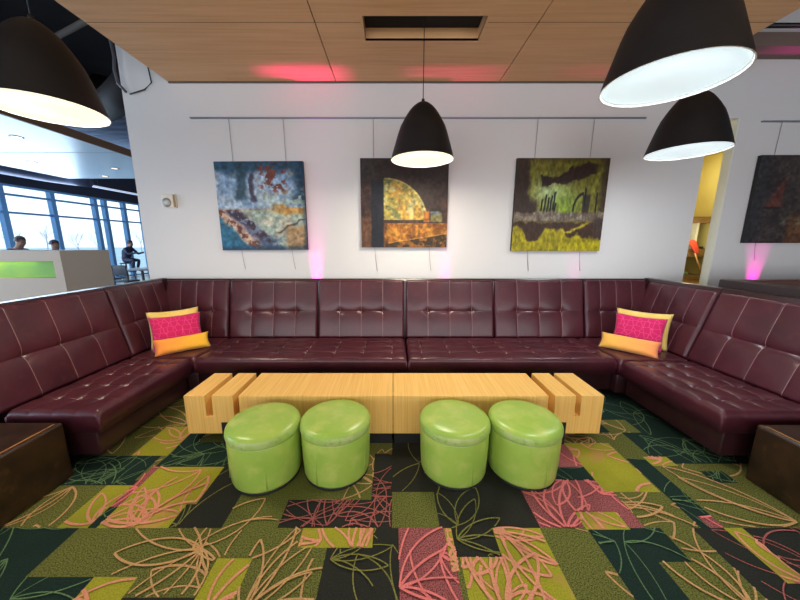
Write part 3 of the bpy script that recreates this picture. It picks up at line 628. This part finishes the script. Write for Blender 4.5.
def art_smoke():
    n1, n2, n3 = fbm(uu, vv, 8, 6), fbm(uu * 3, vv, 9, 16), fbm(uu, vv, 22, 26)
    u = uu + (n3 - .5) * .05; v = vv + (n3 - .5) * .06
    im = np.zeros((N, N, 3)) + (98, 92, 26); im = lay(im, sm(.4, .6, n2) * .8, (120, 120, 36))
    g_ = np.exp(-(((u - .38) / .2) ** 2 + ((v - .36) / .13) ** 2)); im = lay(im, g_ * .85, (178, 200, 148)); im = lay(im, np.exp(-(((u - .55) / .16) ** 2 + ((v - .5) / .14) ** 2)) * .7, (120, 156, 34))
    im = lay(im, 1 - sm(.1, .17, u + (n1 - .5) * .1), (48, 32, 24)); im = lay(im, sm(.9, .97, u) * .85, (52, 36, 26)); im = lay(im, (1 - sm(0, .1, v)) * .5, (66, 52, 26)); im = lay(im, (1 - sm(.2, .3, u)) * sm(.38, .48, v), (52, 36, 28))
    pth = .24 - .13 * sm(.3, .9, u); wdt = .03 + .06 * np.exp(-((u - .68) / .2) ** 2); sk = (1 - sm(.7, 1.15, np.abs(v - pth) / wdt)) * sm(.3, .34, u) * (1 - sm(.82, .92, u)); im = lay(im, sk * .96, (44, 26, 22))
    im = lay(im, (1 - sm(.03, .05, np.abs(u - .315))) * (sm(.17, .2, v) - sm(.26, .33, v)), (40, 26, 22))
    for x_, y0_ in ((.30, .42), (.335, .37), (.37, .40), (.40, .38), (.43, .34), (.45, .46)): im = lay(im, (1 - sm(.006, .013, np.abs(uu - x_ + (vv - .5) * .08))) * (sm(y0_, y0_ + .02, vv) - sm(.56, .58, vv)), (18, 18, 14))
    im = lay(im, (sm(.74, .755, uu) - sm(.82, .835, uu)) * (sm(.36, .4, vv) - sm(.58, .6, vv)), (46, 38, 28)); im = lay(im, (1 - sm(.006, .012, np.abs(uu - .775))) * (sm(.3, .32, vv) - sm(.5, .52, vv)), (18, 16, 12)); im = lay(im, (1 - sm(.006, .014, np.abs(uu - .9))) * (sm(.35, .37, vv) - sm(.57, .6, vv)), (22, 18, 14))
    arc = np.abs(np.hypot((uu - .76) / .11, (vv - .56) / .19) - 1); im = lay(im, (1 - sm(.06, .12, arc)) * (1 - sm(.755, .76, uu)) * (1 - sm(.56, .57, vv)), (20, 18, 14))
    im = lay(im, sm(.55, .585, v) * (1 - sm(.66, .72, v)), (98, 84, 72)); im = lay(im, sm(.55, .585, v) * (1 - sm(.66, .72, v)) * sm(.5, .6, n3), (124, 112, 98))
    lo = sm(.66, .7, v); im = lay(im, lo, (158, 146, 18)); im = lay(im, lo * sm(.5, .6, n1) * .6, (126, 116, 22))
    drip = .70 + .2 * (vnoise(uu, 0 * vv, 11, 90)) + .06 * np.exp(-((uu - .75) / .12) ** 2); im = lay(im, lo * (1 - sm(drip - .02, drip + .03, v)), (58, 38, 26)); im = lay(im, np.exp(-((v - .72 + .06 * np.sin(uu * 8)) / .018) ** 2) * (sm(.48, .54, uu) - sm(.8, .86, uu)), (176, 160, 44)); im = lay(im, sm(.86, .92, u) * sm(.6, .66, v) * (1 - sm(.84, .9, v)), (60, 46, 40))
    return im * (.68 + .64 * fbm(uu * 2, vv, 26, 79, 2))[..., None]
def art_dark():
    n1, n2 = fbm(uu, vv, 7, 7), fbm(uu, vv, 20, 17)
    im = np.zeros((N, N, 3)) + (48, 40, 40); im = lay(im, sm(.45, .6, n1) * .7, (66, 56, 54)); im = lay(im, (1 - sm(.05, .2, uu)) * .6, (40, 44, 52))
    tri = sm(0, .02, vv - .22) * (1 - sm(.58, .6, vv)) * sm(0, .03, uu - .13 - (.58 - vv) * .5) * (1 - sm(.3, .36, uu)); im = lay(im, tri * .8, (92, 48, 38)); im = lay(im, np.exp(-((vv - .59) / .012) ** 2) * (sm(.12, .14, uu) - sm(.3, .36, uu)), (26, 18, 18))
    im = lay(im, sm(.4, .5, uu) * sm(.62, .7, vv) * .6, (120, 70, 34)); im = lay(im, sm(.25, .45, uu) * (sm(.68, .72, vv) - sm(.76, .82, vv)) * sm(.45, .55, n2) * .6, (110, 110, 88))
    return im * (.6 + .8 * fbm(uu, vv, 30, 80, 2))[..., None]
def paint_mat():
    m = bpy.data.materials.new('oil_paint'); m.use_nodes = True; t = m.node_tree; p = t.nodes['Principled BSDF']
    a = t.nodes.new('ShaderNodeVertexColor'); a.layer_name = 'paint'; t.links.new(a.outputs[0], p.inputs['Base Color']); p.inputs['Roughness'].default_value = .5; p.inputs['Specular IOR Level'].default_value = .3
    tc = t.nodes.new('ShaderNodeTexCoord'); n = t.nodes.new('ShaderNodeTexNoise'); n.inputs['Scale'].default_value = 50; t.links.new(tc.outputs['Object'], n.inputs['Vector']); b = t.nodes.new('ShaderNodeBump'); b.inputs['Strength'].default_value = .3; b.inputs['Distance'].default_value = .004
    t.links.new(n.outputs['Fac'], b.inputs['Height']); t.links.new(b.outputs[0], p.inputs['Normal']); return m
M_paint = paint_mat(); M_canvas = mat('dark_canvas_edge', (28, 24, 24), .7)
def painting(x0, x1, z0, z1, art, label, rail, tail, wires=(.2, .78), rot=0):
    cx = (x0 + x1) / 2; yF = WY - .045; mb = MB()
    mb.box(x0, x1, yF + .001, WY - .006, z0, z1)
    im = np.clip(art(), 0, 255) / 255.0; im = np.where(im <= .04045, im / 12.92, ((im + .055) / 1.055) ** 2.4)
    k0 = len(mb.f); vs = [(x0 + (x1 - x0) * i / N, yF, z1 - (z1 - z0) * j / N) for j in range(N + 1) for i in range(N + 1)]
    mb.add(vs, [(j * (N + 1) + i, (j + 1) * (N + 1) + i, (j + 1) * (N + 1) + i + 1, j * (N + 1) + i + 1) for j in range(N) for i in range(N)], 1)
    o = mb.build('painting', [M_canvas, M_paint], loc=(cx, WY - .02, (z0 + z1) / 2))
    ca = o.data.color_attributes.new('paint', 'FLOAT_COLOR', 'CORNER'); buf = np.ones((len(o.data.loops), 4), np.float32)
    for pl in o.data.polygons:
        if pl.index >= k0:
            j, i = divmod(pl.index - k0, N)
            for li in pl.loop_indices: buf[li, :3] = im[j, i]
    ca.data.foreach_set('color', buf.ravel()); o.rotation_euler = (0, rot, 0)
    tag(o, label, 'painting', 'abstract paintings on the back wall')
    for q in wires:
        wx = x0 + (x1 - x0) * q; mb = MB()
        mb.tube([(wx, WY - .012, rail), (wx, WY - .004, z1 + .02), (wx, WY - .003, (z0 + z1) / 2), (wx, WY - .003, z0 + .02), (wx + .012, WY - .006, z0 - tail * .5), (wx + .03, WY - .006, z0 - tail)], .0024, 6)
        mb.build('hanging_wire', M_wire, o)
painting(-2.018, -1.012, 1.418, 2.403, art_blue, 'square blue and rust abstract painting, left of the three above the sofa', 2.85, .23, (.2, .8), math.radians(-.3))
painting(-.37, .630, 1.449, 2.436, art_arch, 'square painting of a golden arch on dark brown, behind the hanging lamp', 2.85, .28, (.15, .8))
painting(1.40, 2.443, 1.407, 2.437, art_smoke, 'square green and yellow painting of dark smoke over factory chimneys', 2.85, .24, (.2, .8))
painting(4.135, 5.16, 1.50, 2.469, art_dark, 'very dark brown painting right of the alcove, above pink light', 2.82, .2, (.18, .8))
# wall device
th = thing('wall_speaker', (-2.585, WY - .02, 2.02), 'small white square wall speaker left of the blue painting', 'speaker')
mb = MB(); mb.rbox(-2.675, -2.51, WY - .03, WY - .001, 1.9, 2.055, .006); mb.build('body', mat('ivory_plastic', (218, 212, 200), .5), th)
mb = MB(); mb.lathe([(.0001, 0), (.036, 0), (.04, -.003), (.0001, -.003)], n=28)
for i, v in enumerate(mb.v): mb.v[i] = (v[0] * 1.3 - 2.615, WY - .031 + v[2] * .5, v[1] * 1.3 + 1.96)
mb.build('grille', mat('grey_grille', (196, 192, 184), .6), th)
mb = MB(); mb.box(-2.538, -2.512, WY - .032, WY - .0305, 1.908, 2.047); mb.build('side_strip', mat('bronze_strip', (150, 116, 76), .4, .4), th)

# ------------------------------------------------------------------ pink light behind the sofa
def pink(x, power, ang=19, y=3.655, z=.6, tilt=.02):
    l = bpy.data.lights.new('pink_uplight', 'SPOT'); l.energy = power; l.color = (1, .02, .56); l.spot_size = math.radians(ang); l.spot_blend = 1; l.shadow_soft_size = .012
    o = bpy.data.objects.new('pink_uplight', l); C.objects.link(o); o.location = (x, y, z); o.rotation_euler = (PI + tilt, 0, 0)
pink(-.92, 330, 27, z=.74, tilt=.05); pink(.63, 110, 30, z=.72, tilt=.06); pink(2.2, 40, 30, z=.72, tilt=.06); pink(4.38, 260, 30, z=.7)

# ------------------------------------------------------------------ alcove behind the opening
l = bpy.data.lights.new('alcove_lamp', 'AREA'); l.size = .4; l.energy = 9; l.color = (1, .94, .74); o = bpy.data.objects.new('alcove_lamp', l); C.objects.link(o); o.location = (4.05, 4.1, 2.75)
l = bpy.data.lights.new('alcove_fill', 'POINT'); l.energy = 7; l.color = (1, .95, .78); l.shadow_soft_size = .08; o = bpy.data.objects.new('alcove_fill', l); C.objects.link(o); o.location = (3.98, 4.12, 1.58)  # second light is an added fill that brightens the lower shelves
th = thing('shelf_unit', (4.0, 4.5, 0), 'brown wooden shelf unit seen through the narrow opening in the yellow alcove', 'shelf')
for z0, z1, nm in ((1.775, 1.855, 'shelf'), (1.31, 1.415, 'shelf'), (1.0, 1.05, 'counter')):
    mb = MB(); mb.box(3.2, 4.49, 4.3, 4.74, z0, z1); mb.build(nm, M_shelf, th)
mb = MB(); mb.box(3.2, 4.49, 4.36, 4.74, 0, 1.0); mb.build('cabinet_body', mat('tan_cabinet', (196, 150, 86), .6), th)
mb = MB(); mb.box(4.24, 4.27, 4.34, 4.74, 1.416, 1.774); mb.build('divider', mat('grey_divider', (196, 190, 160), .6), th)
mb = MB(); mb.box(4.285, 4.44, 4.4, 4.6, 1.418, 1.45); tag(mb.build('tray', mat('black_tray', (24, 24, 26), .5), loc=(4.3, 4.5, 1.41)), 'small black tray on the lower shelf inside the alcove', 'tray')
th = thing('paddle', (4.05, 4.2, 1.05), 'red paddle with thin tan handle leaning inside the yellow alcove', 'paddle')
mb = MB(); mb.tube([(4.32, 4.24, 1.06), (4.18, 4.24, 1.36)], .009, 8); mb.build('handle', mat('tan_handle', (180, 130, 70), .6), th)
mb = MB(); mb.prism([(4.215, 1.36), (4.165, 1.37), (4.075, 1.49), (4.065, 1.535), (4.11, 1.55), (4.165, 1.52), (4.22, 1.41)], 'y', 4.232, 4.248); mb.build('blade', mat('red_lacquer', (186, 58, 34), .5), th)
for i, (x, z, rz, c, nm) in enumerate(((4.0, 1.051, .2, (230, 224, 170), 'pale folded napkin on the alcove counter'), (4.14, 1.051, -.3, (90, 110, 60), 'green folded cloth on the alcove counter'))):
    mb = MB(); mb.rbox(x - .07, x + .07, 4.31, 4.45, z, z + .045, .015); tag(mb.build('napkin', mat('folded_cloth_%d' % i, c, .8), loc=(x, 4.38, z)), nm, 'napkin')

# ------------------------------------------------------------------ hall beyond, on the left
th = thing('half_wall', (-5.9, 5.4, 0), 'tan half-height partition with glowing green niche left of the sofa', 'partition')
mb = MB(); x0, x1, y0, y1 = -7.8, -5.44, 5.0, 5.87
mb.box(x0, x1, y0 + .14, y1, 0, 1.372); mb.box(x0, x1, y0, y0 + .14, 0, .93); mb.box(x0, x1, y0, y0 + .14, 1.205, 1.372); mb.box(-5.575, x1, y0, y0 + .14, .93, 1.205); mb.box(x0, -7.6, y0, y0 + .14, .93, 1.205)
mb.build('body', M_half, th)
mb = MB(); mb.box(-7.6, -5.575, y0 + .125, y0 + .139, .93, 1.205); mb.build('glowing_panel', mat('green_backlit_panel', (112, 168, 52), .5, noise=(1, (150, 190, 40), .4, .6), emit=((120, 185, 50), .1)), th)
l = bpy.data.lights.new('niche_lamp', 'AREA'); l.shape = 'RECTANGLE'; l.size = 1.2; l.size_y = .06; l.energy = .9; l.color = (1, .95, .15); o = bpy.data.objects.new('niche_lamp', l); C.objects.link(o); o.location = (-6.6, 5.07, 1.2)
# downlights in the soffit
for x, y, lab in ((-7.11, 6.19, 'recessed downlight in the white soffit, upper left one just below the left lamp'), (-8.91, 7.98, 'recessed downlight in the white soffit, lower left one above the window posts'),
                  (-7.48, 8.65, 'recessed downlight in the white soffit, upper one beside the white wall corner'), (-8.63, 9.6, 'recessed downlight in the white soffit, lower one at its far edge')):
    th = thing('downlight', (x, y, 3.47), lab, 'downlight', 'downlights in the white soffit')
    mb = MB(); mb.lathe([(.1, 3.469), (.1, 3.462), (.075, 3.46), (.075, 3.469)], x, y, 24)
    for k, v in enumerate(mb.v): pass
    mb.build('trim_ring', M_steel, th)
    mb = MB(); mb.lathe([(.0001, 3.466), (.074, 3.466), (.074, 3.468), (.0001, 3.468)], x, y, 24); mb.build('bulb_lens', mat('downlight_lens', (255, 240, 220), .5, emit=((255, 236, 200), 2.5)), th)
# ducts, pipes and beams under the dark roof
mb = MB(); mb.tube([(-11.2, -2, 3.72), (-11.2, 3, 3.72), (-11.2, 7, 3.72), (-11.2, 9.6, 3.72), (-11.05, 10.2, 3.7), (-10.6, 10.6, 3.66), (-10.2, 10.75, 3.62)], .28, 20)
tag(mb.build('air_duct', mat('dark_blue_duct', (80, 84, 108), .4, .4), loc=(-11.2, 5, 3.72)), 'round dark duct with an elbow above the far windows, under the soffit edge', 'duct')
mb = MB(); mb.tube([(-3.4, 4.5, 3.64), (-4.0, 4.9, 3.6), (-4.5, 5.25, 3.62), (-5.0, 5.7, 3.75), (-5.4, 6.2, 4.05), (-5.6, 6.5, 4.5)], .2, 24); tag(mb.build('air_duct', mat('grey_duct', (40, 36, 36), .7, spec=.2), loc=(-4.2, 5.2, 3.8)), 'grey curved duct beside the white wall corner, above the soffit', 'duct')
for i, (p, q, r, c, lab) in enumerate((((-7.2, 6.0, 4.42), (-3.05, 4.1, 4.3), .035, (120, 116, 112), 'light grey pipe slanting across the dark roof behind the left lamp'),
                                       ((-6.6, 6.9, 4.3), (-3.2, 4.5, 3.72), .05, (70, 60, 58), 'brown grey pipe behind the left lamp, lower of the two'),)):
    mb = MB(); mb.tube([p, q], r, 10); tag(mb.build('roof_pipe', mat('pipe_paint_%d' % i, c, .5), loc=p), lab, 'pipe')
th = thing('linear_light', (-10.9, 15, 3.53), 'thin pale linear light beyond the white soffit near the windows', 'light')
mb = MB(); mb.box(-10.95, -10.85, 11.3, 19, 3.50, 3.56); mb.build('light_tube', mat('pale_tube', (200, 215, 240), .4, emit=((215, 228, 255), .6)), th)
for y in (11.8, 15.2, 18.5): mb = MB(); mb.tube([(-10.9, y, 3.56), (-10.9, y, 4.601)], .008, 6); mb.build('hanger', M_cord, th)
mb = MB(); mb.tube([(-2.99, 3.62, 4.5), (-2.98, 3.60, 3.9), (-2.945, 3.6, 3.6), (-2.93, 3.6, 3.42), (-2.95, 3.6, 3.3), (-2.93, 3.6, 3.17), (-2.88, 3.63, 3.1)], .014, 10); tag(mb.build('conduit', mat('conduit_grey', (96, 94, 102), .5, .3), loc=(-2.95, 3.62, 3.7)), 'grey bent conduit climbing the upper left corner of the white wall', 'conduit')
mb = MB(); mb.tube([(-2.86, 3.65, 3.09), (-2.7, 3.66, 3.14), (-2.62, 3.665, 3.21), (-2.64, 3.665, 3.4), (-2.66, 3.665, 3.75)], .006, 6); tag(mb.build('cable', M_cord, loc=(-2.7, 3.66, 3.2)), 'thin black cable looping on the upper left of the white wall', 'cable')
mb = MB(); mb.tube([(3.1, 3.40, 3.585), (8.8, 3.40, 3.585)], .022, 10); tag(mb.build('roof_pipe', mat('black_pipe', (24, 18, 20), .4), loc=(6, 3.4, 3.585)), 'thin black pipe along the dark roof edge above the right wall', 'pipe')
# furniture seen past the wall corner
th = thing('cafe_table', (-7.55, 9.2, 0), 'small cafe table with pale edge beyond the half wall', 'table')
mb = MB(); mb.rbox(-7.95, -7.1, 8.9, 9.6, .70, .745, .01); mb.build('table_top', mat('pale_table_top', (150, 150, 160), .3), th)
for sx_ in (-7.9, -7.15):
    for sy_ in (8.95, 9.55): mb = MB(); mb.box(sx_ - .025, sx_ + .025, sy_ - .025, sy_ + .025, 0, .70); mb.build('leg', M_stool, th)
def chair(x, y, rz, lab):
    th = thing('cafe_chair', (x, y, 0), lab, 'chair', 'dark chairs beyond the half wall')
    mb = MB(); mb.rbox(x - .21, x + .21, y - .2, y + .2, .43, .47, .012); mb.build('seat', M_stool, th)
    mb = MB(); mb.rbox(x - .2, x + .2, y + .17, y + .2, .62, .9, .012); mb.build('backrest', M_stool, th)
    for a in (-1, 1):
        mb = MB(); mb.tube([(x + a * .18, y - .17, .44), (x + a * .2, y - .19, 0)], .014, 8); mb.build('leg', M_stool, th)
        mb = MB(); mb.tube([(x + a * .19, y + .2, .88), (x + a * .18, y + .17, .44), (x + a * .2, y + .21, 0)], .014, 8); mb.build('leg', M_stool, th)
    th.rotation_euler = (0, 0, rz); return th
chair(-8.45, 9.1, 1.6, 'dark cafe chair left of the small pale cafe table')
chair(-7.5, 8.5, PI, 'dark cafe chair on the near side of the small pale cafe table')
# bare trees outside
def tree(x, y, h, seed, lab):
    r_ = random.Random(seed); mb = MB()
    def br(p, d, l, r, k):
        q = p + d * l; mb.tube([p, (p + q) / 2 + Vector((r_.uniform(-.05, .05), r_.uniform(-.05, .05), 0)) * l, q], [r, r * .85, r * .65], 5)
        if k:
            for i in range(3):
                e = (d + Vector((r_.uniform(-.7, .7), r_.uniform(-.7, .7), r_.uniform(-.1, .5)))).normalized(); br(q if i else p + d * l * .6, e, l * r_.uniform(.55, .75), r * .55, k - 1)
    br(Vector((x, y, -.2)), Vector((0, 0, 1)), h * .34, .06, 5)
    tag(mb.build('bare_tree', mat('bark_%d' % seed, (176, 168, 184), .9, noise=(5, (160, 152, 172), .4, .7)), loc=(x, y, -.2)), lab, 'tree', 'bare trees outside the windows')
for i, (x, y, h) in enumerate(((-44, 36, 4.0), (-46, 41, 4.4), (-44, 43, 4.0), (-46, 48, 4.6), (-45, 55, 5.0))):
    tree(x, y, h, 40 + i, ['bare tree outside at the left edge of the windows', 'bare tree outside behind the person leaning forward', 'bare tree outside between the two heads above the half wall', 'bare tree outside right of the second head above the half wall', 'bare tree outside beside the double window post'][i])

# ------------------------------------------------------------------ people
def person(loc, J, E, label, hairc, cloth, neck_z, seat=False):
    """J: name -> (x,y,z,rx,ry) in local metres; first joint is the pelvis root"""
    names = list(J); me = bpy.data.meshes.new('person'); me.from_pydata([J[n][:3] for n in names], [(names.index(a), names.index(b)) for a, b in E], [])
    o = bpy.data.objects.new('person', me); C.objects.link(o); o.location = loc
    sk = o.modifiers.new('skin', 'SKIN'); sk.use_smooth_shade = True
    for i, n in enumerate(names): me.skin_vertices[0].data[i].radius = (J[n][3], J[n][4]); me.skin_vertices[0].data[i].use_root = (i == 0)
    ss = o.modifiers.new('smooth', 'SUBSURF'); ss.levels = 2; ss.render_levels = 2
    m = mat('person_cloth', cloth, .8); t = m.node_tree; p = t.nodes['Principled BSDF']; tc = t.nodes.new('ShaderNodeTexCoord'); s_ = t.nodes.new('ShaderNodeSeparateXYZ'); t.links.new(tc.outputs['Object'], s_.inputs[0])
    gt = t.nodes.new('ShaderNodeMath'); gt.operation = 'GREATER_THAN'; gt.inputs[1].default_value = neck_z; t.links.new(s_.outputs[2], gt.inputs[0]); x = t.nodes.new('ShaderNodeMix'); x.data_type = 'RGBA'; x.inputs['A'].default_value = lin(*cloth); x.inputs['B'].default_value = lin(150, 112, 96); t.links.new(gt.outputs[0], x.inputs['Factor']); t.links.new(x.outputs['Result'], p.inputs['Base Color'])
    me.materials.append(m); tag(o, label, 'person')
    hx, hy, hz = J['head'][:3]; b = bmesh.new(); bmesh.ops.create_uvsphere(b, u_segments=20, v_segments=14, radius=.108)
    bmesh.ops.delete(b, geom=[v for v in b.verts if v.co.z < -.035 or (v.co.z < .03 and v.co.x > .05)], context='VERTS')
    for v in b.verts: v.co = Vector((v.co.x * 1.02 + hx - .008, v.co.y * .92 + hy, v.co.z * 1.08 + hz + .02))
    h = bpy.data.meshes.new('hair'); b.to_mesh(h); b.free(); h.materials.append(mat('hair_colour', hairc, .7)); ho = bpy.data.objects.new('hair', h); C.objects.link(ho); ho.parent = o
    for pl in h.polygons: pl.use_smooth = True
    return o
E0 = [('pelvis', 'belly'), ('belly', 'chest'), ('chest', 'neck'), ('neck', 'jaw'), ('jaw', 'head'), ('head', 'crown'), ('jaw', 'nose')]
for s_ in 'LR': E0 += [('chest', 'sh' + s_), ('sh' + s_, 'el' + s_), ('el' + s_, 'wr' + s_), ('wr' + s_, 'ha' + s_), ('pelvis', 'hi' + s_), ('hi' + s_, 'kn' + s_), ('kn' + s_, 'an' + s_), ('an' + s_, 'to' + s_)]
def stand(lean, h=1.62):
    k = h / 1.7; J = {'pelvis': (0, 0, .92, .13, .15), 'belly': (lean * .3, 0, 1.08, .12, .15), 'chest': (lean * .75, 0, 1.28, .13, .17), 'neck': (lean * 1.1, 0, 1.44, .055, .055), 'jaw': (lean * 1.35 + .02, 0, 1.51, .065, .06), 'head': (lean * 1.45, 0, 1.59, .095, .08), 'crown': (lean * 1.45 - .01, 0, 1.66, .06, .055), 'nose': (lean * 1.45 + .085, 0, 1.545, .018, .018)}
    for s, c in ((1, 'L'), (-1, 'R')):
        J.update({'sh' + c: (lean * .85, s * .19, 1.38, .062, .062), 'el' + c: (lean * .9 + .02, s * .25, 1.1, .046, .046), 'wr' + c: (lean + .22, s * .2, 1.02, .034, .034), 'ha' + c: (lean + .32, s * .18, 1.03, .03, .042),
                  'hi' + c: (0, s * .1, .86, .1, .1), 'kn' + c: (.02, s * .11, .48, .064, .064), 'an' + c: (-.02, s * .11, .08, .042, .042), 'to' + c: (.14, s * .12, .03, .03, .045)})
    return {n: tuple(q * k for q in v) for n, v in J.items()}
person((-9.45, 7.6, -.012), stand(.2, 1.66), E0, 'person in dark top leaning forward behind the half wall, beside the left window post', (70, 56, 54), (44, 44, 62), 1.37)
person((-9.4, 8.5, -.012), stand(.05, 1.575), E0, 'person in blue grey top whose head shows above the half wall, near its middle', (60, 54, 70), (74, 78, 108), 1.35)
J = {'pelvis': (0, 0, .83, .14, .16), 'belly': (.06, 0, .97, .125, .155), 'chest': (.17, 0, 1.17, .135, .18), 'neck': (.26, 0, 1.34, .056, .056), 'jaw': (.31, 0, 1.40, .066, .06), 'head': (.31, 0, 1.48, .096, .08), 'crown': (.29, 0, 1.55, .06, .055), 'nose': (.4, 0, 1.44, .018, .018)}
for s, c in ((1, 'L'), (-1, 'R')):
    J.update({'sh' + c: (.2, s * .2, 1.26, .064, .064), 'el' + c: (.36, s * .24, 1.06, .048, .048), 'wr' + c: (.6, s * .16, 1.1, .035, .035), 'ha' + c: (.7, s * .14, 1.12, .03, .042), 'hi' + c: (.08, s * .11, .80, .1, .1), 'kn' + c: (.46, s * .13, .80, .068, .068), 'an' + c: (.34, s * .13, .42, .044, .044), 'to' + c: (.5, s * .13, .36, .03, .045)})
person((-11.05, 12.6, 0), J, E0, 'person in dark clothes sitting on a high stool at the far windows, arm stretched out', (46, 40, 46), (40, 44, 66), 1.37)
th = thing('bar_stool', (-11.05, 12.6, 0), 'dark high stool under the person sitting at the far windows', 'stool')
mb = MB(); mb.lathe([(.0001, .66), (.19, .66), (.2, .68), (.19, .70), (.0001, .71)], -11.05, 12.6, 28)
mb.build('seat', M_stool, th)
for a in range(4):
    mb = MB(); c_, s_ = math.cos(PI / 4 + a * PI / 2), math.sin(PI / 4 + a * PI / 2); mb.tube([(-11.05 + c_ * .15, 12.6 + s_ * .15, .66), (-11.05 + c_ * .24, 12.6 + s_ * .24, -.01)], .014, 8); mb.build('leg', M_stool, th)
mb = MB(); mb.tube([(-11.05 + .2 * math.cos(i * PI / 8), 12.6 + .2 * math.sin(i * PI / 8), .33) for i in range(17)], .01, 8); mb.build('foot_ring', M_stool, th)
